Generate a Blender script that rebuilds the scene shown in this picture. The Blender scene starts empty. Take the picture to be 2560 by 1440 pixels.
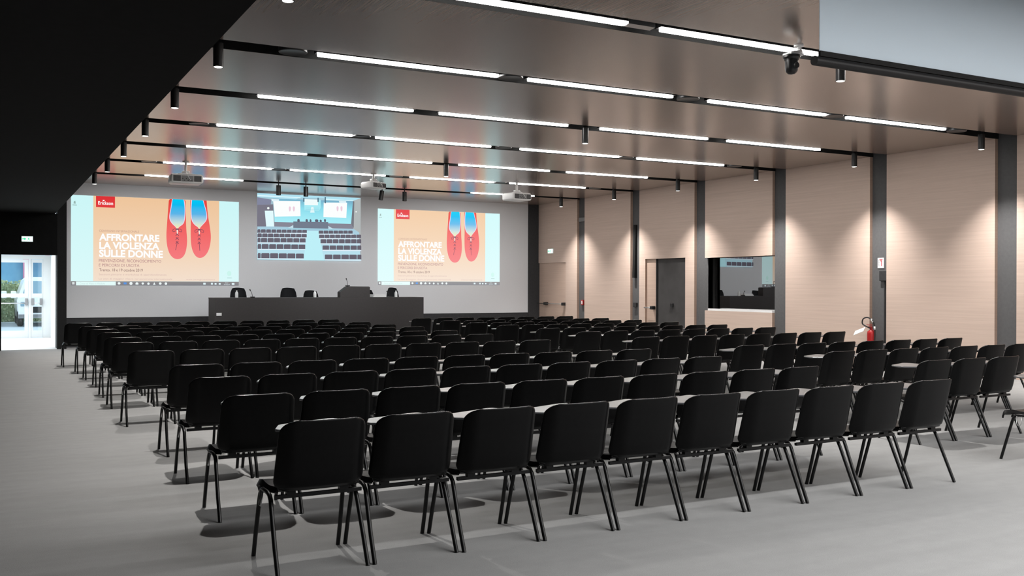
import bpy, bmesh, math, random
from mathutils import Vector, Matrix, Euler
random.seed(7)
SC = bpy.context.scene
COL = SC.collection
PI = math.pi

# ------------------------------------------------------------------ helpers
def lin(c):
    return tuple((x/255.0/12.92 if x/255.0 <= 0.04045 else ((x/255.0+0.055)/1.055)**2.4) for x in c)

class MB:
    """collects shapes, builds ONE mesh object"""
    def __init__(s): s.v = []; s.f = []
    def add(s, vs, fs, M=None):
        o = len(s.v)
        s.v += [tuple(M @ Vector(p)) if M else tuple(p) for p in vs]
        s.f += [tuple(i+o for i in f) for f in fs]
        return s
    def box(s, x0, x1, y0, y1, z0, z1, M=None):
        vs = [(x0,y0,z0),(x1,y0,z0),(x1,y1,z0),(x0,y1,z0),(x0,y0,z1),(x1,y0,z1),(x1,y1,z1),(x0,y1,z1)]
        return s.add(vs, [(3,2,1,0),(4,5,6,7),(0,1,5,4),(1,2,6,5),(2,3,7,6),(3,0,4,7)], M)
    def rbox(s, x0, x1, y0, y1, z0, z1, b=0.01, M=None, seg=2):
        bm = bmesh.new()
        bmesh.ops.create_cube(bm, size=1.0)
        for v in bm.verts:
            v.co = Vector((x0+(v.co.x+.5)*(x1-x0), y0+(v.co.y+.5)*(y1-y0), z0+(v.co.z+.5)*(z1-z0)))
        bmesh.ops.bevel(bm, geom=list(bm.edges), offset=b, segments=seg, profile=0.5, affect='EDGES')
        return s.bm(bm, M)
    def bm(s, bm, M=None):
        bm.verts.index_update()
        vs = [tuple(v.co) for v in bm.verts]; fs = [tuple(v.index for v in f.verts) for f in bm.faces]
        bm.free()
        return s.add(vs, fs, M)
    def prism(s, poly, a0, a1, axis='y', M=None):
        n = len(poly)
        def P(p, a):
            return {'y': (p[0], a, p[1]), 'z': (p[0], p[1], a), 'x': (a, p[0], p[1])}[axis]
        vs = [P(p, a0) for p in poly] + [P(p, a1) for p in poly]
        fs = [tuple(range(n)), tuple(range(2*n-1, n-1, -1))] + [(i, i+n, (i+1) % n + n, (i+1) % n) for i in range(n)]
        return s.add(vs, fs, M)
    def flat(s, poly, y):      # flat polygon facing -Y
        return s.add([(p[0], y, p[1]) for p in poly], [tuple(range(len(poly)))])
    def lathe(s, prof, n=24, M=None):
        vs = []; fs = []
        for r, z in prof:
            vs += [(r*math.cos(2*PI*i/n), r*math.sin(2*PI*i/n), z) for i in range(n)]
        for k in range(len(prof)-1):
            for i in range(n):
                j = (i+1) % n
                fs.append((k*n+i, k*n+j, (k+1)*n+j, (k+1)*n+i))
        if prof[0][0] > 1e-6: fs.append(tuple(range(n-1, -1, -1)))
        if prof[-1][0] > 1e-6: fs.append(tuple((len(prof)-1)*n+i for i in range(n)))
        return s.add(vs, fs, M)
    def tube(s, pts, r, n=10, closed=False):
        pts = [Vector(p) for p in pts]; m = len(pts)
        vs = []; fs = []; up = None
        for k, p in enumerate(pts):
            if closed: d = pts[(k+1) % m] - pts[k-1]
            else: d = pts[min(k+1, m-1)] - pts[max(k-1, 0)]
            d.normalize()
            if up is None:
                up = Vector((0,0,1)) if abs(d.z) < .9 else Vector((1,0,0))
            a = d.cross(up); a.normalize(); b = a.cross(d); b.normalize(); up = b
            rr = r[k] if isinstance(r, (list, tuple)) else r
            vs += [tuple(p + a*rr*math.cos(2*PI*i/n) + b*rr*math.sin(2*PI*i/n)) for i in range(n)]
        for k in range(m if closed else m-1):
            k2 = (k+1) % m
            for i in range(n):
                j = (i+1) % n
                fs.append((k*n+i, k*n+j, k2*n+j, k2*n+i))
        if not closed:
            fs.append(tuple(range(n-1, -1, -1))); fs.append(tuple((m-1)*n+i for i in range(n)))
        return s.add(vs, fs)
    def build(s, name, mat, parent=None, loc=None, smooth=False, angle=None):
        me = bpy.data.meshes.new(name)
        me.from_pydata(s.v, [], s.f)
        bm = bmesh.new(); bm.from_mesh(me)
        bmesh.ops.recalc_face_normals(bm, faces=list(bm.faces)); bm.to_mesh(me); bm.free()
        me.update()
        o = bpy.data.objects.new(name, me)
        COL.objects.link(o)
        if mat: me.materials.append(mat)
        if smooth or angle:
            for p in me.polygons: p.use_smooth = True
            if angle:
                me.set_sharp_from_angle(angle=math.radians(angle))
        if parent: o.parent = parent
        if loc: o.location = loc
        return o

def curve_pts(P, n=6):
    P = [Vector(p) for p in P]; Q = []
    for i in range(len(P)-1):
        a, b, c, d = P[max(i-1,0)], P[i], P[i+1], P[min(i+2,len(P)-1)]
        for k in range(n):
            t = k/n
            Q.append(.5*((2*b)+(c-a)*t+(2*a-5*b+4*c-d)*t*t+(3*b-a-3*c+d)*t**3))
    return Q+[P[-1]]
def tag(o, label=None, cat=None, group=None, kind=None):
    if label: o['label'] = label
    if cat: o['category'] = cat
    if group: o['group'] = group
    if kind: o['kind'] = kind
    return o
def empty(name, loc=(0,0,0), rz=0, **k):
    o = bpy.data.objects.new(name, None); COL.objects.link(o)
    o.location = loc; o.rotation_euler = (0,0,rz); o.empty_display_size = .1
    return tag(o, k.get('label'), k.get('cat'), k.get('group'), k.get('kind'))
def struct(o): o['kind'] = 'structure'; return o
KIDS = {}
def copy_tree(o, parent=None):
    c = o.copy(); COL.objects.link(c)
    if parent: c.parent = parent
    for ch in KIDS.get(o.name) or [x for x in o.children]:
        copy_tree(ch, c)
    return c
ORD = ['first','second','third','fourth','fifth','sixth','seventh','eighth','ninth','tenth','eleventh']

# ------------------------------------------------------------------ materials
def mat(name, col, rough=.5, metal=0, spec=.5, coat=0, coat_r=.1, emit=None, es=0):
    m = bpy.data.materials.new(name); m.use_nodes = True
    b = m.node_tree.nodes['Principled BSDF']
    b.inputs['Base Color'].default_value = (*col, 1)
    b.inputs['Roughness'].default_value = rough
    b.inputs['Metallic'].default_value = metal
    b.inputs['Specular IOR Level'].default_value = spec
    b.inputs['Coat Weight'].default_value = coat
    b.inputs['Coat Roughness'].default_value = coat_r
    if emit:
        b.inputs['Emission Color'].default_value = (*emit, 1); b.inputs['Emission Strength'].default_value = es
    return m
def emat(name, srgb, k=1.0):
    m = bpy.data.materials.new(name); m.use_nodes = True
    nt = m.node_tree; nt.nodes.clear()
    e = nt.nodes.new('ShaderNodeEmission'); o = nt.nodes.new('ShaderNodeOutputMaterial')
    e.inputs[0].default_value = (*lin(srgb), 1); e.inputs[1].default_value = k
    nt.links.new(e.outputs[0], o.inputs[0]); return m
def emat_grad(name, stops, k=1.0, axis=2):
    """emission with a vertical colour ramp over the object's own bounding box"""
    m = bpy.data.materials.new(name); m.use_nodes = True
    nt = m.node_tree; nt.nodes.clear(); N = nt.nodes.new; L = nt.links.new
    tc = N('ShaderNodeTexCoord'); sx = N('ShaderNodeSeparateXYZ'); r = N('ShaderNodeValToRGB')
    e = N('ShaderNodeEmission'); o = N('ShaderNodeOutputMaterial')
    L(tc.outputs['Generated'], sx.inputs[0]); L(sx.outputs[axis], r.inputs[0])
    els = r.color_ramp.elements
    els[0].position = stops[0][0]; els[0].color = (*lin(stops[0][1]), 1)
    els[1].position = stops[-1][0]; els[1].color = (*lin(stops[-1][1]), 1)
    for p, c in stops[1:-1]:
        x = els.new(p); x.color = (*lin(c), 1)
    L(r.outputs[0], e.inputs[0]); e.inputs[1].default_value = k
    L(e.outputs[0], o.inputs[0]); return m
def noise_mat(name, c1, c2, scale=(1,1,1), s=20, detail=6, rough=.6, spec=.4, bump=0, bs=None, coat=0, coat_r=.2):
    m = mat(name, c1, rough, spec=spec, coat=coat, coat_r=coat_r)
    nt = m.node_tree; N = nt.nodes.new; L = nt.links.new; b = nt.nodes['Principled BSDF']
    tc = N('ShaderNodeTexCoord'); mp = N('ShaderNodeMapping'); n = N('ShaderNodeTexNoise'); r = N('ShaderNodeValToRGB')
    mp.inputs['Scale'].default_value = scale
    n.inputs['Scale'].default_value = s; n.inputs['Detail'].default_value = detail
    L(tc.outputs['Object'], mp.inputs[0]); L(mp.outputs[0], n.inputs['Vector']); L(n.outputs[0], r.inputs[0])
    r.color_ramp.elements[0].position = .3; r.color_ramp.elements[0].color = (*c1, 1)
    r.color_ramp.elements[1].position = .7; r.color_ramp.elements[1].color = (*c2, 1)
    L(r.outputs[0], b.inputs['Base Color'])
    if bump:
        bp = N('ShaderNodeBump'); bp.inputs['Strength'].default_value = bump; bp.inputs['Distance'].default_value = .01
        L(n.outputs[0], bp.inputs['Height']); L(bp.outputs[0], b.inputs['Normal'])
    return m

M = {}
M['carpet'] = noise_mat('grey_carpet', (.408,.408,.404), (.43,.43,.426), (1,1,1), 9, 8, .95, .1, .0)
def carpet_tweak():
    m = M['carpet']; nt = m.node_tree; N = nt.nodes.new; L = nt.links.new; b = nt.nodes['Principled BSDF']
    tc = N('ShaderNodeTexCoord'); n2 = N('ShaderNodeTexNoise'); n2.inputs['Scale'].default_value = 260; n2.inputs['Detail'].default_value = 3
    mp = N('ShaderNodeMapping'); mp.inputs['Scale'].default_value = (.25, 1.6, 1)
    n3 = N('ShaderNodeTexNoise'); n3.inputs['Scale'].default_value = 5; n3.inputs['Detail'].default_value = 5
    L(tc.outputs['Object'], n2.inputs['Vector']); L(tc.outputs['Object'], mp.inputs[0]); L(mp.outputs[0], n3.inputs['Vector'])
    src = b.inputs['Base Color'].links[0].from_socket
    a = N('ShaderNodeMixRGB'); a.blend_type = 'MULTIPLY'; a.inputs[0].default_value = .55
    L(src, a.inputs[1]); L(n2.outputs[0], a.inputs[2])
    r = N('ShaderNodeValToRGB'); r.color_ramp.elements[0].color = (.965,.965,.965,1); r.color_ramp.elements[1].color = (1.025,1.025,1.025,1)
    r.color_ramp.elements[0].position = .35; r.color_ramp.elements[1].position = .65
    L(n3.outputs[0], r.inputs[0])
    c = N('ShaderNodeMixRGB'); c.blend_type = 'MULTIPLY'; c.inputs[0].default_value = 1
    L(a.outputs[0], c.inputs[1]); L(r.outputs[0], c.inputs[2]); L(c.outputs[0], b.inputs['Base Color'])
    bp = N('ShaderNodeBump'); bp.inputs['Strength'].default_value = .25; bp.inputs['Distance'].default_value = .004
    L(n2.outputs[0], bp.inputs['Height']); L(bp.outputs[0], b.inputs['Normal'])
carpet_tweak()

def wood(name, c1, c2, along='y', rough=.5, coat=0, coat_r=.2, groove=None, perf=False):
    """pale veneer: grain streaks stretched along one axis, fine grooves / perforation across it"""
    m = mat(name, c1, rough, spec=.35, coat=coat, coat_r=coat_r)
    nt = m.node_tree; N = nt.nodes.new; L = nt.links.new; b = nt.nodes['Principled BSDF']
    tc = N('ShaderNodeTexCoord'); mp = N('ShaderNodeMapping')
    mp.inputs['Scale'].default_value = {'y': (1, .5, 26), 'Y': (26, .5, 1)}[along]
    n = N('ShaderNodeTexNoise'); n.inputs['Scale'].default_value = 1.3; n.inputs['Detail'].default_value = 9; n.inputs['Roughness'].default_value = .65
    r = N('ShaderNodeValToRGB'); r.color_ramp.elements[0].position = .32; r.color_ramp.elements[1].position = .68
    r.color_ramp.elements[0].color = (*c2, 1); r.color_ramp.elements[1].color = (*c1, 1)
    L(tc.outputs['Object'], mp.inputs[0]); L(mp.outputs[0], n.inputs['Vector']); L(n.outputs[0], r.inputs[0])
    out = r.outputs[0]
    if groove:
        sx = N('ShaderNodeSeparateXYZ'); L(tc.outputs['Object'], sx.inputs[0])
        ax = {'y': 2, 'Y': 0}[along]
        mu = N('ShaderNodeMath'); mu.operation = 'MULTIPLY'; mu.inputs[1].default_value = groove
        fr = N('ShaderNodeMath'); fr.operation = 'FRACT'; lt = N('ShaderNodeMath'); lt.operation = 'LESS_THAN'; lt.inputs[1].default_value = .18
        L(sx.outputs[ax], mu.inputs[0]); L(mu.outputs[0], fr.inputs[0]); L(fr.outputs[0], lt.inputs[0])
        mx = N('ShaderNodeMixRGB'); mx.blend_type = 'MULTIPLY'; mx.inputs[2].default_value = (.94,.935,.93,1)
        L(lt.outputs[0], mx.inputs[0]); L(out, mx.inputs[1]); out = mx.outputs[0]
    L(out, b.inputs['Base Color'])
    return m
M['wallwood'] = wood('pale_wall_veneer', (.68,.535,.455), (.60,.465,.39), 'y', .55, groove=62.5)
M['woodedge'] = wood('veneer_edge', (.46,.33,.26), (.40,.28,.22), 'y', .6)
M['doorwood'] = wood('door_veneer', (.60,.45,.365), (.53,.39,.315), 'y', .5)
M['ceilwood'] = wood('ceiling_veneer', (.235,.168,.136), (.205,.146,.117), 'Y', .25, coat=.5, coat_r=.2, groove=31.25)
M['ceilwood'].node_tree.nodes['Principled BSDF'].inputs['Specular IOR Level'].default_value = 1.0
M['black'] = noise_mat('matt_black_paint', (.012,.012,.012), (.016,.016,.016), s=30, rough=.85, spec=.2)
M['soffit'] = noise_mat('dark_soffit_paint', (.005,.005,.005), (.007,.007,.007), s=12, rough=.9, spec=.15)
M['niche'] = noise_mat('dark_grey_niche_paint', (.11,.11,.114), (.125,.125,.128), s=18, rough=.8, spec=.25)
M['darkleaf'] = noise_mat('dark_grey_door_felt', (.055,.053,.053), (.07,.068,.068), s=3, rough=.8, spec=.2)
M['frame'] = noise_mat('charcoal_wall_frame', (.035,.035,.037), (.045,.045,.047), s=18, rough=.8, spec=.25)
M['screenwall'] = noise_mat('grey_projection_paint', (.68,.685,.70), (.71,.715,.73), s=60, rough=.85, spec=.2)
M['plastic'] = noise_mat('black_shell_plastic', (.0025,.0025,.0027), (.0038,.0038,.004), s=40, rough=.34, spec=.16)
M['edgeglint'] = mat('shell_edge_highlight', (.010,.010,.011), .22, spec=.9)  # rim highlight put into the material: lighter, glossier copy of the shell plastic
M['tubemetal'] = mat('black_powder_coated_tube', (.003,.003,.0033), .38, spec=.35)
M['tablet'] = noise_mat('dark_laminate', (.10,.104,.112), (.115,.12,.128), s=60, rough=.36, spec=.9, coat=.7, coat_r=.34)
M['tabletedge'] = mat('tablet_arm_black', (.01,.01,.011), .4)
M['darkdesk'] = noise_mat('charcoal_desk_laminate', (.045,.042,.042), (.052,.048,.048), s=25, rough=.6, spec=.3)
M['fabric'] = noise_mat('dark_chair_fabric', (.022,.023,.026), (.03,.031,.034), s=120, rough=.8, spec=.25)
M['steel'] = mat('brushed_steel', (.6,.6,.6), .3, 1)
M['blackmetal'] = mat('black_lamp_body', (.012,.012,.013), .35, spec=.5)
M['white'] = noise_mat('white_housing', (.88,.88,.88), (.92,.92,.92), s=40, rough=.4)
M['whitepaint'] = noise_mat('white_wall_paint', (.85,.86,.86), (.88,.89,.89), s=15, rough=.6)
M['whiteframe'] = mat('white_door_frame', (.60,.62,.62), .4)
M['grey'] = mat('grey_plastic', (.20,.20,.205), .5)
M['ventgrey'] = noise_mat('vent_grille', (.05,.05,.052), (.11,.11,.112), (1,1,40), 8, rough=.6)
M['red'] = mat('red_enamel', (.42,.012,.014), .35, coat=.3)
M['ringgrey'] = mat('dark_speaker_ring', (.035,.035,.037), .4)
M['rubber'] = mat('black_rubber', (.015,.015,.015), .6)
M['paper'] = mat('white_paper', (.85,.85,.85), .7)
M['lamp'] = emat('linear_lamp_glow', (255,252,248), 32.0)
M['lens'] = emat('spot_lens_glow', (255,250,242), 9.0)
M['fabricscreen'] = noise_mat('grey_screen_fabric', (.80,.86,.90), (.82,.88,.92), s=200, rough=.8, spec=.2)
M['bottle'] = mat('white_bottle_plastic', (.8,.82,.82), .25)

def fabric_screen():
    m = M['fabricscreen']; nt = m.node_tree; b = nt.nodes['Principled BSDF']; o = nt.nodes['Material Output']
    t = nt.nodes.new('ShaderNodeBsdfTranslucent'); t.inputs[0].default_value = (.74,.84,.92,1)
    mx = nt.nodes.new('ShaderNodeMixShader'); mx.inputs[0].default_value = .5
    nt.links.new(b.outputs[0], mx.inputs[1]); nt.links.new(t.outputs[0], mx.inputs[2]); nt.links.new(mx.outputs[0], o.inputs[0])
fabric_screen()
def glass(name, tint, refl, rough=0.0):
    m = bpy.data.materials.new(name); m.use_nodes = True
    nt = m.node_tree; nt.nodes.clear(); N = nt.nodes.new; L = nt.links.new
    t = N('ShaderNodeBsdfTransparent'); t.inputs[0].default_value = (*tint, 1)
    g = N('ShaderNodeBsdfGlossy'); g.inputs['Roughness'].default_value = rough; g.inputs[0].default_value = (1,1,1,1)
    lw = N('ShaderNodeLayerWeight'); lw.inputs[0].default_value = .35
    mr = N('ShaderNodeMath'); mr.operation = 'MULTIPLY_ADD'; mr.inputs[1].default_value = refl; mr.inputs[2].default_value = refl*.6
    mx = N('ShaderNodeMixShader'); o = N('ShaderNodeOutputMaterial')
    L(lw.outputs['Facing'], mr.inputs[0]); L(mr.outputs[0], mx.inputs[0]); L(t.outputs[0], mx.inputs[1]); L(g.outputs[0], mx.inputs[2]); L(mx.outputs[0], o.inputs[0])
    return m
M['boothglass'] = glass('tinted_booth_glass', (.30,.30,.31), .52)
M['clearglass'] = glass('clear_door_glass', (.93,.96,.97), .08)

# ------------------------------------------------------------------ room constants
H = 4.1; W = 15.2; YF = 26.35; XS = 1.42; ZS = 3.27; YE = 25.8
TR = [5.10, 7.78, 10.46, 13.14, 15.82, 18.50, 21.18, 23.86]    # centre lines of the black slots
ND = .075     # depth of the dark wall niches
SW = .20                                                       # half slot width

# ------------------------------------------------------------------ room shell
struct(MB().box(-3.2, 16.6, -3, 31.6, -.1, 0).build('floor', M['carpet']))
edges = [-3.0]
for y in TR: edges += [y-SW, y+SW]
edges.append(YF+.05)
for i in range(0, len(edges), 2):
    struct(MB().box(XS, W+.36, edges[i], edges[i+1], H, H+.10).build('ceiling', M['ceilwood']))
for y in TR:
    struct(MB().box(XS, W+ND+.08, y-SW-.02, y+SW+.02, H+.101, H+.14).build('trim_ceiling_slot', M['black']))
    s = MB()
    s.box(XS, W+ND-.001, y-SW+.0005, y-SW+.005, H+.0003, H+.10).box(XS, W+ND-.001, y+SW-.005, y+SW-.0005, H+.0003, H+.10)
    struct(s.build('trim_slot_lining', M['black']))
struct(MB().box(-3.2, XS, -3, YE, ZS, ZS+.1).build('ceiling_side_aisle', M['soffit']))
struct(MB().box(XS-.1, XS, -3, YF, ZS+.1005, H+.1).build('trim_soffit_side', M['soffit']))
struct(MB().box(-3.3, -3.2, -3, YE, 0, ZS+.1).build('wall_left', M['soffit']))
struct(MB().box(-3.3, W+.6, -3.1, -3, 0, H+.1).build('wall_back', M['soffit']))
# front wall: grey projection face in a charcoal frame
struct(MB().box(1.68, 14.83, YF, YF+.1, .735, H).build('wall_front', M['screenwall']))
struct(MB().box(1.47, 14.83, YF-.004, YF+.1, 0, .7345).build('baseboard_front', M['frame']))
struct(MB().box(14.831, W+.3, YF-.02, YF+.1, 0, H).build('trim_front_right', M['frame']))
struct(MB().box(1.471, 1.679, YE, YF+.1, 0, H).build('trim_front_left', M['black']))
struct(MB().box(1.25, 1.4705, YE, YF+.1, ZS+.102, H+.14).build('trim_front_left_head', M['black']))
# end wall of the side aisle with the door opening
s = MB(); s.box(-3.2, .275, YE, YE+.12, 0, ZS); s.box(.275, 1.47, YE, YE+.12, 2.27, ZS)
struct(s.build('wall_exit', M['soffit']))
# vestibule
v = MB(); v.add([(1.4705,YE+.12,0),(1.626,31.5,0),(1.626,31.5,2.4),(1.4705,YE+.12,2.4),(1.56,YE+.12,0),(1.7,31.5,0),(1.7,31.5,2.4),(1.56,YE+.12,2.4)],
      [(0,1,2,3),(7,6,5,4),(0,4,5,1),(3,2,6,7),(0,3,7,4),(1,5,6,2)])
struct(v.build('wall_vestibule_right', M['whitepaint']))
struct(MB().box(-1.6, -1.5, YE+.12, 31.5, 0, 2.45).build('wall_vestibule_left', M['whitepaint']))
struct(MB().box(-1.6, 1.625, YE+.12, 31.6, 2.42, 2.5).build('ceiling_vestibule', M['whitepaint']))
struct(MB().box(-1.5, 1.625, YE+.02, 31.45, .0, .006).build('floor_vestibule', M['whitepaint']))

# right wall: wood panels between recessed dark niches
bk = MB(); bk.box(W+ND, W+ND+.08, -3, 16.03, 0, H+.101); bk.box(W+ND, W+ND+.08, 18.20, YF, 0, H+.101); bk.box(W+ND, W+ND+.08, 16.03, 18.20, 0, .98); bk.box(W+ND, W+ND+.08, 16.03, 18.20, 2.28, H+.101)
struct(bk.build('wall_right_backing', M['niche']))
niches = [(y-.19, y+.21) for y in TR]
def wallpanel(y0, y1, z0, z1):
    o = MB().box(W, W+ND-.001, y0, y1, z0, z1 if z1 < H else H-.0005).build('wall_right', M['wallwood'])
    o.data.materials.append(M['woodedge'])
    for p in o.data.polygons:
        if abs(p.normal.y) > .9: p.material_index = 1
    return struct(o)
wallpanel(-3, niches[0][0], 0, H)
for k in range(8):
    y0 = niches[k][1]; y1 = niches[k+1][0] if k < 7 else YF-.02
    if k == 4:            # control booth bay
        wallpanel(y0, y1, 0, .98); wallpanel(y0, y1, 2.245, H)
    elif k == 5:          # double door bay
        wallpanel(y0, 19.06, 0, H); wallpanel(20.72, y1, 0, H); wallpanel(19.0605, 20.7195, 2.27, H)
    elif k == 7:          # single door bay
        wallpanel(y0, 24.71, 0, H); wallpanel(24.7105, y1, 2.27, H)
    else:
        wallpanel(y0, y1, 0, H)

# --- door 1 (single leaf with panic bar)
d = empty('door_1', (W, 25.4, 0), kind='structure')
MB().box(.025, .074, -.688, .915, .01, 2.268).build('leaf', M['doorwood'], d)
bar = MB(); bar.tube([(-.075,-.64,1.02),(-.075,.86,1.02)], .014); bar.build('push_bar', M['steel'], d, smooth=True)
for y in (-.64, .42):
    MB().rbox(-.10, .03, y-.05, y+.05, .975, 1.065, .015).build('bar_bracket', M['blackmetal'], d)
# --- door 2 (wood leaf beside a dark leaf)
d = empty('door_2', (W, 19.9, 0), kind='structure')
MB().box(.045, .074, .40, .815, .01, 2.268).build('leaf', M['doorwood'], d)
MB().box(.05, .074, -.835, .33, .01, 2.268).build('dark_leaf', M['darkleaf'], d)
MB().box(.03, .074, .335, .395, .01, 2.268).build('door_stile', M['black'], d)
b = MB(); b.tube([(-.05,.79,1.0),(-.05,.46,1.0)], .02); b.build('push_bar', M['steel'], d, smooth=True)
MB().rbox(-.08, .045, .42, .53, .955, 1.045, .02).build('bar_bracket', M['blackmetal'], d)
MB().rbox(.0, .05, -.33, -.22, 1.03, 1.13, .015).build('door_handle', M['blackmetal'], d)
# --- control booth window
w_ = empty('window_1', (W+.24, 17.115, 0), kind='structure')
MB().box(.0, .02, -1.08, 1.08, 1.0, 2.275).build('glass', M['boothglass'], w_).rotation_euler = (0,0,.013)
f = MB(); f.box(-.165, -.001, 1.085, 1.16, .985, 2.279); f.box(-.165, .03, -1.085, 1.085, 2.2755, 2.32)
f.build('frame', M['black'], w_)
MB().prism([(-.24,.9805),(-.24,1.03),(-.001,1.0),(-.001,.9805)], -1.083, 1.083, 'y').build('sill', M['white'], w_)
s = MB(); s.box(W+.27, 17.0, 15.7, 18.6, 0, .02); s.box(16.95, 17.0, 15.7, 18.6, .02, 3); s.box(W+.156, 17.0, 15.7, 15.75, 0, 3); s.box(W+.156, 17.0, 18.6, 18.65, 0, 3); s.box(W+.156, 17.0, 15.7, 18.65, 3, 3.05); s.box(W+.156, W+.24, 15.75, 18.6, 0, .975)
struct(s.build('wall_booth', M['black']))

# ------------------------------------------------------------------ glass exit door in the vestibule and what lies outside
d = empty('door_3', (.8, 31.5, 0), kind='structure')
fr = MB(); fr.box(.62, .825, -.03, .05, 0, 2.41); fr.box(-1.6, .62, -.03, .05, 2.3, 2.41); fr.box(.24, .30, -.04, .05, 0, 2.3)
fr.build('door_frame', M['whiteframe'], d)
def leaf(x0, x1, sl, sr):
    m = MB()
    m.box(x0, x0+sl, -.02, .03, .02, 2.29); m.box(x1-sr, x1, -.02, .03, .02, 2.29)
    m.box(x0+sl, x1-sr, -.02, .03, 2.2, 2.29); m.box(x0+sl, x1-sr, -.02, .03, .02, .22); m.box(x0+sl, x1-sr, -.02, .03, 1.19, 1.30)
    o = m.build('door_leaf', M['whiteframe'], d)
    MB().box(x0+sl, x1-sr, 0, .008, .22, 1.19).build('glass', M['clearglass'], o)
    MB().box(x0+sl, x1-sr, 0, .008, 1.30, 2.2).build('glass', M['clearglass'], o)
    t = MB(); t.tube([(x0+.04,-.09,1.02),(x1-.04,-.09,1.02)], .016); t.build('push_bar', M['steel'], o, smooth=True)
    for x in (x0+.05, x1-.05): MB().rbox(x-.035, x+.035, -.11, -.02, .96, 1.16, .01).build('lock_case', M['grey'], o)
leaf(-1.2, .235, .1, .10); leaf(.305, .615, .05, .03)
M['outground'] = noise_mat('pale_concrete', (.40,.47,.52), (.46,.52,.56), s=3, rough=.9)
struct(MB().box(-30, 40, 31.6, 90, -.12, -.005).build('ground_outside', M['outground']))
M['leaf1'] = noise_mat('hedge_leaf', (.26,.36,.22), (.55,.58,.36), s=4, rough=.7)
hb = MB()
for i in range(8000):
    x = random.uniform(-1.5, 5); z = random.uniform(.0, 1.76+.08*math.sin(x*5)); y = 46+random.uniform(-.25,.25)
    a = random.uniform(.03,.075); R = Matrix.Translation((x,y,z)) @ Euler((random.uniform(0,6),random.uniform(0,6),random.uniform(0,6))).to_matrix().to_4x4()
    hb.add([(-a,0,0),(0,-a*.6,0),(a,0,0),(0,a*.6,0)], [(0,1,2,3)], R)
hb.box(-1.5, 5, 46.0, 46.3, 0, 1.6)
tag(hb.build('hedge', M['leaf1']), 'leafy green hedge seen outside through the glass exit door', 'hedge', kind='stuff')
M['blueglass'] = noise_mat('blue_facade', (.12,.30,.46), (.20,.42,.56), s=1.2, rough=.3)
M['redcol'] = noise_mat('red_facade_post', (.50,.20,.30), (.58,.25,.35), s=2, rough=.6)
M['facade'] = noise_mat('pale_facade_band', (.45,.6,.72), (.5,.64,.75), s=2, rough=.6)
bd = empty('building', (1, 62, 0), label='blue fronted building with a dark red post beyond the hedge outside', cat='building')
MB().box(-6, 8, 0, 3, -.0, 2.95).build('facade', M['blueglass'], bd)
MB().box(-6, 8, -.2, 3, 2.96, 3.6).build('fascia', M['facade'], bd)
MB().box(.75, 1.08, -.5, -.21, -.0, 3.6).build('post', M['redcol'], bd)
MB().box(1.9, 2.1, -.5, -.21, 0, 3.6).build('post', M['redcol'], bd)
M['vanwhite'] = mat('white_van_paint', (.82,.84,.85), .3, coat=.5)
M['vanglass'] = mat('van_windscreen', (.25,.38,.46), .15)
def van(loc, label):
    t = empty('van', loc, label=label, cat='van', group='vans parked outside the exit door')
    b = MB()
    prof = [(-.95,.32),(-.97,.95),(-.93,1.12),(-.72,1.74),(-.6,1.85),(.6,1.85),(.72,1.74),(.93,1.12),(.97,.95),(.95,.32)]
    b.prism(prof, .35, 4.6, 'y')
    b.prism([(-.93,.32),(-.95,.92),(-.85,1.08),(.85,1.08),(.95,.92),(.93,.32)], -.15, .35, 'y')
    b.build('body', M['vanwhite'], t)
    MB().add([(-.80,.345,1.12),(.80,.345,1.12),(.64,.345,1.70),(-.64,.345,1.70)], [(0,1,2,3)]).build('windscreen', M['vanglass'], t)
    MB().box(-.5, .5, -.17, -.151, .52, .74).build('grille', M['rubber'], t)
    MB().box(-.93, .93, -.2, -.151, .33, .46).build('bumper', M['grey'], t)
    for sx in (-1, 1):
        MB().rbox(sx*.72-.14, sx*.72+.14, -.175, -.14, .76, .92, .02).build('headlamp', M['vanglass'], t)
        MB().rbox(sx*1.08-.09, sx*1.08+.09, .45, .6, 1.05, 1.32, .03).build('wing_mirror', M['vanwhite'], t)
        for y in (.55, 3.7):
            MB().lathe([(.0,-.11),(.28,-.11),(.33,-.07),(.33,.07),(.28,.11),(0,.11)], 24, Matrix.Translation((sx*.86,y,.33)) @ Matrix.Rotation(PI/2,4,'Y')).build('wheel', M['rubber'], t, angle=40)
    return t
van((1.92, 40.2, 0), 'white van parked outside, its front showing through both glass door leaves beside the hedge')
van((-.55, 40.6, 0), 'white van parked outside, only its edge showing behind the wide door leaf')

# exit signs
def exit_sign(loc, rz, wd, ht, label):
    t = empty('exit_sign', loc, rz, label=label, cat='exit sign', group='lit exit signs')
    MB().rbox(-wd/2, wd/2, -.04, 0, -ht/2, ht/2, .008).build('housing', M['white'], t)
    MB().box(-wd/2+.008, wd/2-.008, -.046, -.0405, -ht/2+.008, ht/2-.008).build('lit_panel', emat('exit_panel_glow', (215,255,238), 1.6), t)
    g = emat('exit_green', (60,215,150), 1.25)
    a = MB()     # arrow and doorway pictogram
    a.flat([(-.42*wd,-.08*ht),(-.25*wd,-.08*ht),(-.25*wd,-.25*ht),(-.08*wd,0),(-.25*wd,.25*ht),(-.25*wd,.08*ht),(-.42*wd,.08*ht)], -.0475)
    a.flat([(.02*wd,-.3*ht),(.05*wd,-.3*ht),(.12*wd,-.06*ht),(.19*wd,-.3*ht),(.23*wd,-.28*ht),(.16*wd,.02*ht),(.20*wd,.16*ht),(.13*wd,.2*ht),(.04*wd,.08*ht),(.06*wd,.03*ht),(.10*wd,.06*ht)], -.0475)
    a.build('pictogram', g, t)
    return t
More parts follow.
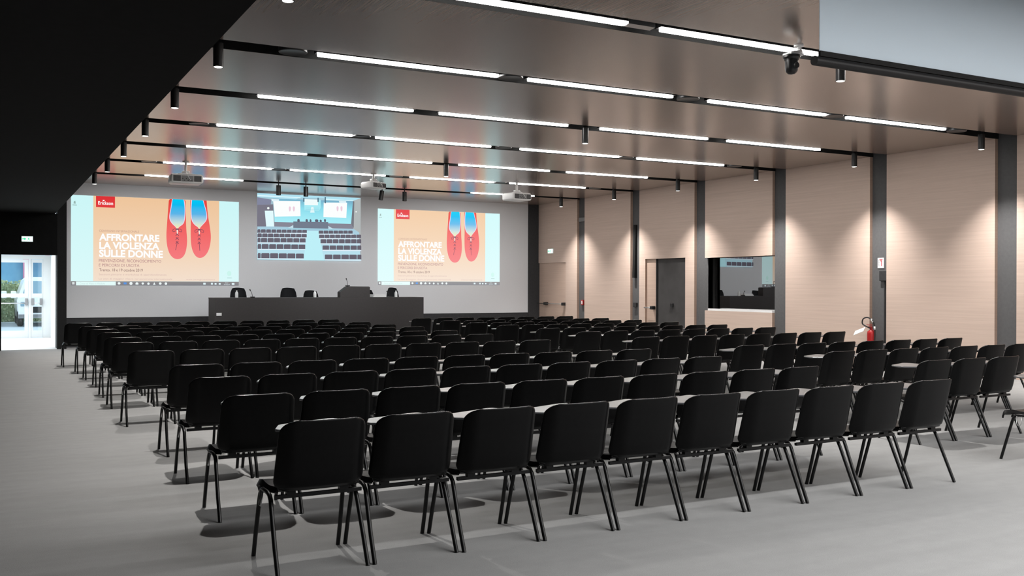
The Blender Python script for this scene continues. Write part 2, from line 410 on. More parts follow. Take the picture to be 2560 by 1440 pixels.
exit_sign((.82, YE-.001, 2.645), 0, .25, .135, 'small lit green exit sign on the black wall above the glass exit door')
exit_sign((W-.001, 25.54, 2.63), PI/2*-1, .30, .15, 'small lit white exit sign on the wood wall above the single door')

# ------------------------------------------------------------------ text helper
def text_mb(body, x0, x1, z0, z1, y, bold=0.0, shear=0, keep=False):
    cu = bpy.data.curves.new('lettering', 'FONT'); cu.body = body; cu.size = 1; cu.offset = bold; cu.resolution_u = 4; cu.shear = shear
    ob = bpy.data.objects.new('lettering', cu); COL.objects.link(ob)
    bpy.context.view_layer.update()
    me = bpy.data.meshes.new_from_object(ob.evaluated_get(bpy.context.evaluated_depsgraph_get()))
    bpy.data.objects.remove(ob); bpy.data.curves.remove(cu)
    xs = [v.co.x for v in me.vertices]; ys = [v.co.y for v in me.vertices]
    ax, bx, ay, by = min(xs), max(xs), min(ys), max(ys)
    m = MB()
    m.add([(x0+(v.co.x-ax)/(bx-ax)*(x1-x0), y, z0+(v.co.y-ay)/(by-ay)*(z1-z0)) for v in me.vertices], [tuple(p.vertices) for p in me.polygons])
    bpy.data.meshes.remove(me)
    return m

# ------------------------------------------------------------------ projected pictures on the front wall
def smooth_poly(pts, it=2):
    for _ in range(it):
        q = []
        for i in range(len(pts)):
            a, b = pts[i], pts[(i+1) % len(pts)]
            q += [(a[0]*.75+b[0]*.25, a[1]*.75+b[1]*.25), (a[0]*.25+b[0]*.75, a[1]*.25+b[1]*.75)]
        pts = q
    return pts
def clip_top(pts, top=1.0):
    return [(x, min(z, top)) for x, z in pts]

def slide(X0, X1, Z0, Z1, label, k, wash):
    """conference slide; wash lifts every colour towards white like an over-exposed projection"""
    def cc(c): return tuple(255-(255-x)*(1-wash) for x in c)
    t = empty('projected_slide', (X0, YF, Z0), label=label, cat='projected slide', group='slides projected on the front wall')
    SX, SZ = X1-X0, Z1-Z0
    def P(pts): return [(x*SX, z*SZ) for x, z in pts]
    def put(name, pts, depth, m, par=t): return MB().flat(P(pts), -depth).build(name, m, par)
    R = lambda a, b, c, d: [(a,c),(b,c),(b,d),(a,d)]
    g = lambda n, s: emat_grad(n, [(p, cc(c)) for p, c in s], k)
    e = lambda n, c: emat(n, cc(c), k)
    MB().box(0, SX, -.004, -.001, 0, SZ).build('desktop_background', g('slide_desktop', [(0,(220,250,250)),(1,(204,246,247))]), t)
    pn = put('poster_panel', R(.124,.874,.048,1), .008, g('slide_peach', [(0,(244,224,206)),(.45,(243,211,180)),(1,(238,197,156))]))
    lg = put('logo_block', R(.139,.247,.875,1), .012, g('slide_red', [(0,(226,64,66)),(1,(222,48,52))]), t)
    tm = text_mb('Erickson', .151*SX, .236*SX, .903*SZ, .942*SZ, -.016, .02); tm.build('logo_lettering', e('slide_white', (255,255,255)), lg)
    MB().flat(P(R(.177,.187,.944,.958)), -.016).build('logo_mark', e('slide_white2', (255,255,255)), lg)
    white = e('slide_headline', (255,255,255)); brown = e('slide_text', (176,132,136)); dk = e('slide_date', (128,96,96)); pale = e('slide_small', (214,186,178))
    def tx(name, body, x0, z0, x1, z1, m, bold=0.0): return text_mb(body, x0*SX, x1*SX, z0*SZ, z1*SZ, -.016, bold).build(name, m, t)
    tx('overline_lettering', 'CONVEGNO INTERNAZIONALE', .157, .600, .387, .624, e('slide_over', (196,158,140)))
    tx('headline_lettering', 'AFFRONTARE', .157, .500, .507, .582, white, .038)
    tx('headline_lettering', 'LA VIOLENZA', .158, .408, .507, .490, white, .038)
    tx('headline_lettering', 'SULLE DONNE', .157, .316, .528, .402, white, .038)
    tx('subtitle_lettering', 'PREVENZIONE, RICONOSCIMENTO', .156, .257, .518, .294, brown)
    tx('subtitle_lettering', 'E PERCORSI DI USCITA', .156, .211, .389, .243, brown)
    tx('caption_lettering', 'Trento, 18 e 19 ottobre 2019', .158, .153, .409, .189, dk, .0)
    tx('detail_lettering', 'Sessioni plenarie e workshop di approfondimento', .156, .107, .55, .133, pale)
    tx('detail_lettering', 'Le voci di maggior rilievo nel panorama internazionale', .156, .058, .584, .084, pale)
    tx('web_lettering', 'www.convegni.erickson.it', .669, .058, .848, .082, pale)
    # shoes
    sl = [(.566,1.06),(.558,.85),(.552,.695),(.548,.58),(.552,.464),(.566,.372),(.588,.319),(.616,.302),(.645,.32),(.665,.376),(.674,.469),(.675,.547),(.669,.663),(.666,.857),(.663,1.06)]
    il = [(.590,1.06),(.578,.89),(.570,.812),(.572,.758),(.588,.713),(.604,.687),(.614,.655),(.626,.688),(.645,.712),(.655,.748),(.659,.833),(.659,.919),(.649,1.06)]
    sr = [(.697,1.06),(.693,.937),(.698,.782),(.696,.626),(.698,.486),(.71,.392),(.731,.335),(.755,.32),(.782,.34),(.807,.404),(.82,.499),(.823,.593),(.814,.71),(.803,.828),(.797,.945),(.793,1.06)]
    ir = [(.707,1.06),(.7,.914),(.702,.798),(.71,.743),(.727,.706),(.741,.691),(.749,.662),(.757,.692),(.772,.724),(.789,.764),(.795,.804),(.789,.89),(.778,.951),(.766,1.06)]
    shoe_m = g('slide_shoe', [(0,(246,124,128)),(.5,(242,102,100)),(1,(226,66,58))])
    open_m = g('slide_opening', [(0,(246,238,170)),(.2,(200,222,220)),(.5,(92,180,232)),(.8,(16,186,240)),(1,(0,200,244))])
    rim_m = e('slide_rim', (240,214,240)); lace_m = e('slide_lace', (120,74,92)); tong = e('slide_tongue', (250,246,236))
    for so, io, cx in ((sl, il, .614), (sr, ir, .749)):
        sh = put('shoe', clip_top(smooth_poly(so)), .012, shoe_m)
        rim = smooth_poly(io, 2)
        cxm = sum(p[0] for p in rim)/len(rim); czm = .85
        put('shoe_rim', clip_top([(cxm+(x-cxm)*1.10, czm+(z-czm)*1.03) for x, z in rim]), .015, rim_m, sh)
        put('shoe_opening', clip_top(rim), .018, open_m, sh)
        la = MB(); z0 = .655; w = .0045
        def seg(a, b, ww=w):
            (ax, az), (bx, bz) = a, b; dx, dz = (bx-ax)*SX, (bz-az)*SZ; L_ = math.hypot(dx, dz); nx, nz = -dz/L_*ww*SX/2, dx/L_*ww*SX/2
            la.flat([(ax*SX-nx, az*SZ-nz), (bx*SX-nx, bz*SZ-nz), (bx*SX+nx, bz*SZ+nz), (ax*SX+nx, az*SZ+nz)], -.021)
        seg((cx-.008, z0), (cx+.008, z0), .008)
        for s_ in (-1, 1):
            loop = [(cx+s_*.004,z0-.01),(cx+s_*.016,z0+.004),(cx+s_*.028,z0-.012),(cx+s_*.026,z0-.032),(cx+s_*.012,z0-.026),(cx+s_*.004,z0-.014)]
            for a, b in zip(loop, loop[1:]): seg(a, b, .0028)
            for q in range(3): seg((cx-s_*.007, z0-.05-.045*q), (cx+s_*.010, z0-.078-.045*q), .0035)
        seg((cx, z0-.16), (cx-.010 if cx < .7 else cx+.004, z0-.245), .003)
        la.build('shoelace', lace_m, sh)
        put('shoe_tongue', [(cx-.004,z0-.01),(cx+.004,z0-.01),(cx+.003,z0-.06),(cx-.001,z0-.06)], .020, tong, sh)
    # desktop furniture
    tb = put('taskbar', R(0,1,-.0,.046), .012, g('slide_taskbar', [(0,(128,128,134)),(1,(140,138,138))]))
    put('search_box', R(.028,.252,.0,.042), .014, e('slide_search', (228,252,250)), tb)
    ic = MB()
    for a in (0, 1):
        for b in (0, 1): ic.flat(P(R(.008+.0062*a, .0135+.0062*a, .010+.013*b, .021+.013*b)), -.015)
    ic.build('start_icon', e('slide_icon', (245,255,255)), tb)
    text_mb('Cerca nel Web e in Windows', .05*SX, .19*SX, .010*SZ, .032*SZ, -.016).build('search_lettering', e('slide_hint', (196,226,224)), tb)
    for q in range(9):
        x = .263+.0345*q
        shapes = [smooth_poly(R(x,x+.016,.010,.036)), R(x,x+.017,.012,.034), smooth_poly(R(x-.001,x+.017,.007,.038)), [(x,.010),(x+.017,.010),(x+.017,.028),(x+.0085,.038),(x,.028)],
                  smooth_poly([(x,.02),(x+.008,.006),(x+.016,.02),(x+.014,.034),(x+.002,.034)]), smooth_poly(R(x,x+.014,.008,.034)), [(x,.009),(x+.014,.009),(x+.007,.038)], smooth_poly(R(x,x+.016,.010,.036)), smooth_poly(R(x,x+.015,.008,.036))]
        put('taskbar_icon', shapes[q], .015, e('slide_icon_%d' % q, (92,150,226) if q == 1 else (236,246,246)), tb)
    for a, b, c, d_ in ((.775,.79,.012,.034),(.823,.835,.012,.034),(.846,.858,.012,.032),(.872,.884,.012,.032),(.955,.972,.010,.034)):
        put('tray_icon', R(a,b,c,d_), .015, e('slide_tray', (222,240,244)), tb)
    text_mb('09:57', .912*SX, .932*SX, .026*SZ, .038*SZ, -.016).build('clock_lettering', e('slide_clock', (226,240,244)), tb)
    text_mb('18/10/2019', .905*SX, .942*SX, .008*SZ, .020*SZ, -.016).build('clock_lettering', e('slide_clock2', (226,240,244)), tb)
    ico = MB(); ico.flat(P([(.014,.905),(.026,.905),(.024,.935),(.016,.93)]), -.008); ico.flat(P(R(.008,.032,.885,.892)), -.008)
    ico.build('desktop_icon', e('slide_deskicon', (150,180,176)), t)
    ico = MB(); ico.flat(P(smooth_poly(R(.925,.952,.115,.175))), -.008); ico.build('recycle_icon', e('slide_bin', (204,246,238)), t)
    MB().flat(P(R(.925,.955,.088,.095)), -.008).build('icon_caption', e('slide_cap', (176,212,208)), t)
    return t
slide(1.81, 5.92, 1.545, 3.79, 'large projected slide with red shoes on the front wall beside the exit door', 1.0, .0)
slide(9.865, 13.83, 1.58, 3.775, 'large paler projected slide with red shoes on the front wall near the wood wall', 1.04, .13)

# --- live picture of the hall projected between the slides
def feed():
    X0, X1, Z0, Z1 = 6.41, 9.346, 2.252, 4.054
    t = empty('projected_live_picture', (X0, YF, Z0), label='projected live picture of the hall high on the front wall between two slides', cat='projected picture')
    SX, SZ = X1-X0, Z1-Z0
    def T(p):
        x = (p[0]-28)/1852.0; top = 85+100*x; bot = 1290+20*x
        return (min(max(x,0),1)*SX, min(max((bot-p[1])/(bot-top),0),1)*SZ)
    dep = [.004]
    def poly(name, pts, c, par=t, m=None, k=1.0):
        dep[0] += .0006
        return MB().flat([T(p) for p in pts], -dep[0]).build(name, m or emat('feed_'+name, c, k), par)
    MB().box(0, SX, -.004, -.001, 0, SZ).build('picture_background', emat_grad('feed_bg', [(0,(150,146,158)),(.5,(138,138,150)),(1,(168,208,222))], 1), t)
    poly('ceiling_glow', [(28,85),(1880,185),(1880,235),(1240,215),(1190,180),(760,170),(700,205),(28,150)], (176,226,242))
    poly('ceiling_glow', [(28,118),(780,165),(780,180),(28,140)], (222,248,254))
    poly('ceiling_glow', [(1220,190),(1800,232),(1800,245),(1220,215)], (214,246,252))
    poly('side_bulkhead', [(28,160),(270,205),(260,290),(28,300)], (132,136,160))
    poly('side_wall', [(28,300),(300,290),(320,690),(180,690),(28,740)], (122,120,134))
    poly('wood_wall', [(1735,235),(1880,190),(1880,930),(1740,730)], (178,184,184))
    poly('dark_frame', [(1725,240),(1760,245),(1750,720),(1700,650)], (120,122,130))
    poly('front_wall', [(300,190),(1735,240),(1700,645),(325,610)], (150,228,242), m=emat_grad('feed_front', [(0,(172,240,250)),(.6,(140,222,238)),(1,(120,172,200))], 1))
    poly('front_plinth', [(325,608),(1705,645),(1745,730),(325,690)], (136,136,150))
    poly('small_slide', [(300,228),(775,235),(780,505),(330,512)], (252,254,254))
    poly('small_slide', [(1195,262),(1625,268),(1610,540),(1190,520)], (252,254,254))
    for x in (590, 660, 1448, 1520):
        poly('small_shoe', smooth_poly([(x-20,330),(x+20,330),(x+18,400),(x,425),(x-16,400)]), (236,206,222))
    poly('nested_picture', [(840,200),(1140,210),(1140,360),(1100,420),(850,400)], (168,236,246))
    poly('nested_screen', [(850,200),(1090,208),(1090,310),(850,305)], (240,252,252))
    poly('nested_aisle', [(970,340),(1010,340),(1030,440),(950,440)], (236,254,254))
    for z in (355, 380, 405): poly('nested_rows', [(865,z),(1110,z+4),(1110,z+10),(865,z+6)], (140,206,224))
    poly('doorway_glow', [(155,405),(300,405),(318,690),(180,690)], (226,250,254))
    poly('exit_light', smooth_poly([(195,340),(235,340),(235,378),(195,378)]), (244,255,252))
    poly('exit_light', smooth_poly([(1780,418),(1805,418),(1805,442),(1780,442)]), (250,255,252))
    for x, y in ((340, 195), (1545, 235)):
        poly('small_projector', [(x-75,y),(x+60,y+6),(x+60,y+40),(x-60,y+40)], (226,244,250))
    for x, y0, y1 in ((835,175,245),(1090,175,250),(1220,165,275)):
        poly('small_spotlight', [(x-10,y0),(x+12,y0),(x+12,y1),(x-10,y1)], (80,110,130))
    poly('small_floor', [(28,690),(320,690),(1745,735),(1850,800),(1880,1310),(28,1290)], (176,218,232), m=emat_grad('feed_floor', [(0,(190,232,244)),(1,(168,204,222))], 1))
    poly('small_stage', [(540,715),(1360,730),(1400,765),(520,740)], (160,204,220))
    poly('ramp', [(555,715),(650,665),(650,725)], (194,222,234)); poly('ramp', [(1275,680),(1380,740),(1280,735)], (194,222,234))
    poly('small_desk', [(650,600),(1275,612),(1275,730),(650,715)], (116,126,142))
    for x, w, h in ((742,24,45),(887,24,40),(955,18,38),(1065,34,36),(1138,22,28),(1216,20,40)):
        poly('small_chair', smooth_poly([(x-w,608),(x+w,612),(x+w*.8,608-h-8),(x-w*.8,604-h-8)],1), (96,100,116))
    poly('small_aisle', [(890,770),(1100,772),(1200,1300),(835,1296)], (190,240,248))
    rows = [(752,805,90,7,890,1100,1745),(825,885,98,6,885,1105,1840),(905,978,112,8,862,1130,1870),(1018,1095,128,9,855,1165,1880),(1180,1265,150,10,828,1205,1880)]
    for y0, y1, pw, gap, xl, xr, xe in rows:
        m1 = emat('feed_chair', (104,100,112), 1); m2 = emat('feed_tablet', (224,238,248), 1)
        x = xl
        while x > 30:
            a = max(x-pw+gap, 28); sk = (x-900)*.012
            poly('small_chair', [(a,y0+12),(a+8,y0+sk),(x-6,y0+sk),(x,y0+12),(x,y1),(a,y1)], None, t, m1)
            x -= pw
        x = xr
        while x < xe-20:
            b = min(x+pw-gap, 1880); sk = 14
            poly('small_chair', [(x,y0+sk+12),(x+6,y0+sk),(b-8,y0+sk),(b,y0+sk+12),(b,y1+sk),(x,y1+sk)], None, t, m1)
            x += pw
        poly('small_tablets', [(28,y1+2),(xl,y1+4),(xl,y1+20),(28,y1+18)], None, t, m2)
        poly('small_tablets', [(xr,y1+16),(xe,y1+20),(xe,y1+36),(xr,y1+34)], None, t, m2)
feed()

# ------------------------------------------------------------------ ceiling: lamps, spots, round speakers
SEG = [(3.2,5.46),(5.87,8.11),(8.72,10.95),(11.38,13.62)]
SEGW = ['nearest the side aisle','second from the side aisle','third from the side aisle','nearest the wood wall']
def lamp(y, x0, x1, label):
    t = empty('linear_ceiling_lamp', ((x0+x1)/2, y, H), label=label, cat='ceiling lamp', group='linear lamps in the black ceiling slots')
    h = (x1-x0)/2
    MB().box(-h-.02, h+.02, -.055, .055, .02, .1005).build('housing', M['blackmetal'], t)
    pts = []
    for a in range(9): pts.append((h-.04+.04*math.cos(PI/2-PI*a/8), .04*math.sin(PI/2-PI*a/8)))
    for a in range(9): pts.append((-h+.04+.04*math.cos(-PI/2-PI*a/8), .04*math.sin(-PI/2-PI*a/8)))
    MB().prism(pts, -.006, .0195, 'z').build('diffuser', M['lamp'], t)
SLOTW = ['','nearest visible slot','second slot','third slot','fourth slot','fifth slot','sixth slot','slot closest to the screens']
for k in range(1, 8):
    for q, (x0, x1) in enumerate(SEG):
        if k == 7:
            if q in (1, 2): continue
            if q == 3: x0 = 11.62
        lamp(TR[k]-.01, x0, x1, 'white linear ceiling lamp %s, in the %s%s' % (SEGW[q], SLOTW[k], '' if k in (1, 7) else ' from the camera'))

SPL = []
def spot(x, y, z0, label, lit=True, tilt=0, L_=.25, r=.052, power=None, par_stem=0, cone=100):
    t = empty('ceiling_spotlight', (x, y, H), label=label, cat='spotlight', group='black cylinder ceiling spotlights')
    st = MB(); st.box(-.03, .03, -.03, .03, z0+L_-H-.002, .1005) if not par_stem else st.lathe([(.014,z0+L_-H-.01),(.014,.1005)], 12)
    st.build('mount', M['blackmetal'], t)
    R = Matrix.Translation((0,0,z0+L_-H)) @ Matrix.Rotation(tilt,4,'Y')
    b = MB(); b.lathe([(0,0),(r,0),(r,-L_),(r*.86,-L_),(r*.86,-L_+.02),(0,-L_+.02)], 28, R); b.build('body', M['blackmetal'], t, angle=40)
    if lit:
        c = MB(); c.lathe([(0,-L_-.004),(r*.7,-L_-.003),(r*.85,-L_+.001),(r*.85,-L_+.0195),(0,-L_+.0195)], 24, R); c.build('lens', M['lens'], t, angle=40)
        ld = bpy.data.lights.new('spot_beam', 'SPOT'); ld.energy = power; ld.spot_size = math.radians(cone); ld.spot_blend = 1.0; ld.shadow_soft_size = .03
        ld.color = (1, .965, .93)
        lo = bpy.data.objects.new('spot_beam', ld); COL.objects.link(lo); lo.location = (x, y, z0-.012)
    return t
for k in range(1, 8):
    spot(2.12, TR[k]-.06, 3.84, 'black cylinder spotlight beside the dark side soffit, %s' % (SLOTW[k] + ('' if k in (1,7) else ' from the camera')), power=450)
    if k >= 2:
        spot(14.5, TR[k]-.03, 3.84, 'black cylinder spotlight by the wood wall, %s' % (SLOTW[k] + ('' if k in (1,7) else ' from the camera')), power=560, cone=95)
for k, lb in ((1,'black cylinder spotlight just below the lowered grey screen'),(3,'black cylinder spotlight mid ceiling between lamps of the third slot'),(5,'black cylinder spotlight mid ceiling between lamps of the fifth slot')):
    spot(8.34 if k == 1 else 8.42, TR[k]-.04, 3.84, lb, power=450)
# two more slot ends hidden above the lowered screen still light the wood wall near the camera
spot(14.5, TR[1]-.03, 3.84, 'black cylinder spotlight by the wood wall, behind the lowered grey screen', power=560, cone=95)
for x, tl, lb in ((6.33,0,'unlit black spotlight above the live picture, nearer the exit door'),(7.02,0,'unlit black spotlight above the live picture, next to the middle projector'),
                  (9.05,.16,'tilted unlit black spotlight hanging below the middle projector'),(9.68,0,'unlit black spotlight hanging just right of the middle projector')):
    spot(x, TR[7], 3.79, lb, lit=False, tilt=tl, L_=.245, r=.058, par_stem=1)
# round speakers set in the slots
xs_sp = [2.93, 5.63, 8.38, 11.12, 13.92]
for k in (2, 4, 6):
    for q, x in enumerate(xs_sp):
        t = empty('ceiling_speaker', (x, TR[k], H), label='round black ceiling speaker %s in the %s from the camera' % (['nearest the side aisle','second from the side aisle','at mid ceiling','fourth from the side aisle','nearest the wood wall'][q], SLOTW[k]), cat='speaker', group='round speakers in the ceiling slots')
        MB().lathe([(.135,.004),(.15,-.003),(.155,.006),(.155,.1005)], 32).build('ring', M['ringgrey'], t, smooth=True)
        MB().lathe([(0,.05),(.134,.010),(.134,.02),(0,.06)], 32).build('cone', M['black'], t, smooth=True)
# small metal plate between lamps of the nearest slot
tag(MB().prism([(-.17,-.09),(.15,-.09),(.17,.03),(-.15,.03)], -.002, .1, 'z').build('junction_plate', M['steel'], None, (5.62, TR[1]+.02, H)), 'small metal plate between the lamps of the nearest visible slot', 'plate')

# ------------------------------------------------------------------ projectors
def projector(x, y, ztop, w, dp, h, rz, label, small=False):
    t = empty('projector', (x, y, H), rz, label=label, cat='projector', group='white projectors hung from the ceiling')
    zt = ztop-H; zb = zt-h
    p = MB(); p.lathe([(.065,-.02),(.065,0)], 20); p.lathe([(.026,zt+.07),(.026,-.02)], 16); p.rbox(-.07, .07, -.05, .05, zt+.03, zt+.075, .01)
    for sx in (-1, 1): p.tube([(sx*.05,0,zt+.04),(sx*w*.32,-.05,zt-.004)], .011)
    p.build('ceiling_mount', M['white'], t, angle=40)
    b = MB(); b.rbox(-w/2, w/2, -dp/2, dp/2, zb, zt, .05, seg=4); b.build('body', M['white'], t, angle=35)
    y0 = -dp/2-.001
    if not small:
        for x0, x1 in ((-w*.43, -w*.20), (w*.20, w*.43)):
            MB().box(x0, x1, y0-.004, y0, zb+h*.18, zt-h*.20).build('air_vent', M['ventgrey'], t)
        MB().box(-w*.19, w*.19, y0-.003, y0, zb+h*.16, zt-h*.20).build('port_panel', M['grey'], t)
        for i in range(6): MB().box(-w*.16+i*w*.055, -w*.13+i*w*.055, y0-.008, y0-.0031, zb+h*(.24 if i % 2 else .42), zb+h*(.34 if i % 2 else .52)).build('port', M['rubber'], t)
    else:
        MB().box(-w*.40, w*.12, y0-.004, y0, zb+h*.24, zt-h*.14).build('port_panel', M['grey'], t)
        for i in range(4): MB().box(-w*.35+i*w*.1, -w*.29+i*w*.1, y0-.008, y0-.0041, zb+h*.36, zb+h*.56).build('port', M['rubber'], t)
    c = MB(); c.tube([(.0,-.06,zt+.06),(-.02,y0-.02,zt-.01),(.03,y0-.04,zb+h*.5),(.07,y0-.01,zb+h*.3)], .007, 8); c.build('cable', M['white'], t, smooth=True)
    l = MB(); l.lathe([(0,0),(.055,0),(.055,.05),(.04,.05)], 24, Matrix.Translation((.05,dp/2-.001,zb+h*.5)) @ Matrix.Rotation(-PI/2,4,'X')); l.build('lens', M['blackmetal'], t, angle=40)
projector(3.58, 20.75, 3.825, .64, .50, .19, -.03, 'large white ceiling projector in front of the slide beside the exit door')
projector(7.70, 20.85, 3.90, .46, .40, .15, .42, 'smaller white angled ceiling projector above the live picture')
projector(11.36, 20.75, 3.82, .56, .50, .185, .12, 'large white ceiling projector near the wood wall side slide')

for n_, p0, p1 in (('left', (3.6,21.08,3.73), (3.7,26.35,.7)), ('mid', (7.6,21.12,3.83), (7.8,26.35,.8)), ('right', (11.3,21.08,3.73), (11.9,26.35,.7))):  # spots added at the projectors, aimed low to brighten the lower front wall
    ld = bpy.data.lights.new('projector_fill', 'SPOT'); ld.energy = 330; ld.spot_size = math.radians(88); ld.spot_blend = 1.0; ld.shadow_soft_size = .04; ld.color = (.92,.96,1)
    lo = bpy.data.objects.new('projector_fill', ld); COL.objects.link(lo); lo.location = p0
    lo.rotation_euler = (Vector(p1)-Vector(p0)).to_track_quat('-Z','Y').to_euler()
# ------------------------------------------------------------------ dome camera, lowered screen
t = empty('dome_camera', (7.52, 7.55, H), label='black pan and tilt camera hanging on a white bracket near the lowered screen', cat='camera')
b = MB(); b.lathe([(.05,-.015),(.05,0)], 20); b.tube([(0,0,-.015),(.015,0,-.05),(0,-.03,-.08),(-.08,-.05,-.095),(-.15,-.05,-.11)], .022, 12); b.rbox(-.21, -.03, -.11, .02, -.135, -.11, .008)
b.build('bracket', M['white'], t, angle=40)
MB().lathe([(0,-.135),(.09,-.137),(.09,-.16),(.075,-.18),(.075,-.185),(0,-.185)], 28, Matrix.Translation((-.15,-.05,0))).build('base', M['blackmetal'], t, angle=35)
MB().lathe([(0,-.186),(.068,-.186),(.068,-.27),(.06,-.305),(.035,-.328),(0,-.335)], 28, Matrix.Translation((-.15,-.05,0))).build('head', M['blackmetal'], t, angle=50)
MB().lathe([(0,.0),(.03,0),(.03,.02),(0,.02)], 20, Matrix.Translation((-.15,-.112,-.25)) @ Matrix.Rotation(PI/2,4,'X')).build('lens', M['rubber'], t, angle=40)
YS = 5.30
t = empty('projection_screen', (5.49, YS, H), label='pale grey projection screen partly lowered from the ceiling, black bar below', cat='projection screen')
MB().box(0, 7.0, -.003, .003, 3.325-H, -.0005).build('fabric', M['fabricscreen'], t)
MB().box(-.0, 7.0, -.012, .012, 3.285-H, 3.3245-H).build('fabric_hem', M['black'], t)
b = MB(); b.tube([(-.055,0,3.245-H),(7.05,0,3.245-H)], .036, 24); b.build('bottom_bar', mat('matt_black_bar', (.006,.006,.0065), .5, spec=.3), t, angle=50)

# ------------------------------------------------------------------ stage furniture
struct(MB().box(3.9, 11.0, 22.9, YF-.005, .001, .30).build('floor_stage', M['frame']))
t = empty('conference_desk', (7.42, 23.5, .30), label='long charcoal conference desk on the stage below the live picture', cat='desk')
MB().box(-2.70, 2.66, 0, .04, .001, .93).build('front_panel', M['darkdesk'], t)
MB().box(-2.70, 2.66, -.0, .75, .9305, .955).build('desktop', M['darkdesk'], t)
for x in (-2.70, -.1, 2.62): MB().box(x, x+.04, .0405, .72, .001, .93).build('side_panel', M['darkdesk'], t)
MB().box(-2.66, -2.54, -.012, -.0005, .53, .60).build('socket_plate', M['paper'], t)
ZD = 1.2555
t = empty('lectern', (8.12, 24.05, ZD), label='charcoal lectern with one sloping shoulder on the desk', cat='lectern')
MB().prism([(-.30,0),(-.30,.135),(-.11,.275),(.49,.270),(.49,0)], -.5, -.28, 'y').build('body', M['darkdesk'], t)
MB().box(-.09, .47, -.48, -.3, .2755, .283).build('reading_board', M['frame'], t)
def mic(x, y, z, dx, h, label):
    t = empty('gooseneck_microphone', (x, y, z), label=label, cat='microphone', group='gooseneck microphones')
    MB().rbox(-.05, .05, -.05, .05, 0, .025, .008).build('base', M['blackmetal'], t)
    MB().tube([(0,0,.02),(dx*.2,0,h*.5),(dx*.75,0,h*.88)], .006, 8).build('gooseneck', M['blackmetal'], t, smooth=True)
    MB().tube([(dx*.7,0,h*.86),(dx,0,h)], .014, 10).build('capsule', M['blackmetal'], t, smooth=True)
mic(5.68, 23.8, ZD, -.07, .20, 'gooseneck microphone at the exit door end of the desk')
mic(9.24, 23.8, ZD, -.08, .16, 'gooseneck microphone on the desk beside the stacked papers')
mic(8.05, 23.66, ZD+.2835, -.04, .20, 'gooseneck microphone standing on the lectern')
def bottle(x, y, label, rz=0):
    t = empty('water_bottle', (x, y, ZD), rz, label=label, cat='bottle', group='water bottles on the desk')
    MB().lathe([(.0,0),(.036,0),(.038,.01),(.038,.10),(.03,.13),(.014,.15),(.014,.165),(0,.165)], 20).build('body', M['bottle'], t, angle=50)
    MB().lathe([(.016,.155),(.016,.175),(0,.175)], 16).build('cap', M['paper'], t, angle=50)
bottle(5.30, 23.8, 'white water bottle before the desk chair at the exit door end')
bottle(7.24, 23.8, 'white water bottle before the desk chair beside the lectern')
bottle(9.42, 23.8, 'white water bottle before the desk chair nearest the wood wall')
t = empty('paper_stack', (8.97, 23.95, ZD), .1, label='low stack of white papers on the desk beside the lectern', cat='papers')
for i in range(3): MB().box(-.20+.02*i, .18-.01*i, -.14, .14, .002+.024*i, .022+.024*i).build('sheaf', M['paper'], t)
def desk_chair(x, y, w, zt, label, taper=.82):
    t = empty('conference_armchair', (x, y, .3005), label=label, cat='chair', group='dark upholstered chairs behind the conference desk')
    zt -= .3
    bm = bmesh.new(); n = 12; rows = []
    for j in range(9):
        v = j/8; z = .42+(zt-.42)*v
        wd = w*(1-(1-taper)*v**2)
        if v > .8: wd *= math.sqrt(max(0, 1-((v-.8)/.2)**2*.35))
        row = []
        for i in range(n+1):
            u = -1+2*i/n
            row.append(bm.verts.new((u*wd/2, .28+.10*v-.10*abs(u)**2.5, z + (.02*(1-u*u) if j == 8 else 0))))
        rows.append(row)
    for j in range(8):
        for i in range(n): bm.faces.new((rows[j][i], rows[j][i+1], rows[j+1][i+1], rows[j+1][i]))
    bmesh.ops.solidify(bm, geom=list(bm.faces), thickness=.05)
    MB().bm(bm).build('backrest', M['fabric'], t, angle=50)
    MB().rbox(-w*.48, w*.48, -.25, .27, .38, .46, .03).build('seat', M['fabric'], t)
    MB().lathe([(.03,.06),(.03,.38)], 14).build('gas_column', M['blackmetal'], t, angle=50)
    b = MB()
    for a in range(5):
        c, s_ = math.cos(a*2*PI/5), math.sin(a*2*PI/5)
        b.tube([(0,0,.08),(.28*c,.28*s_,.035)], [.028,.03], 8)
    b.build('star_base', M['blackmetal'], t, angle=50)
desk_chair(5.61, 24.75, .46, 1.475, 'dark upholstered chair behind the desk at the exit door end')
desk_chair(6.90, 24.75, .48, 1.475, 'dark upholstered chair behind the desk, second from the exit door end')
desk_chair(7.50, 24.75, .46, 1.41, 'lower dark upholstered chair behind a bottle beside the lectern')
desk_chair(9.08, 24.85, .46, 1.435, 'dark upholstered chair half hidden behind the lectern and papers')
desk_chair(9.80, 24.75, .44, 1.485, 'dark round topped chair behind the desk nearest the wood wall', .66)

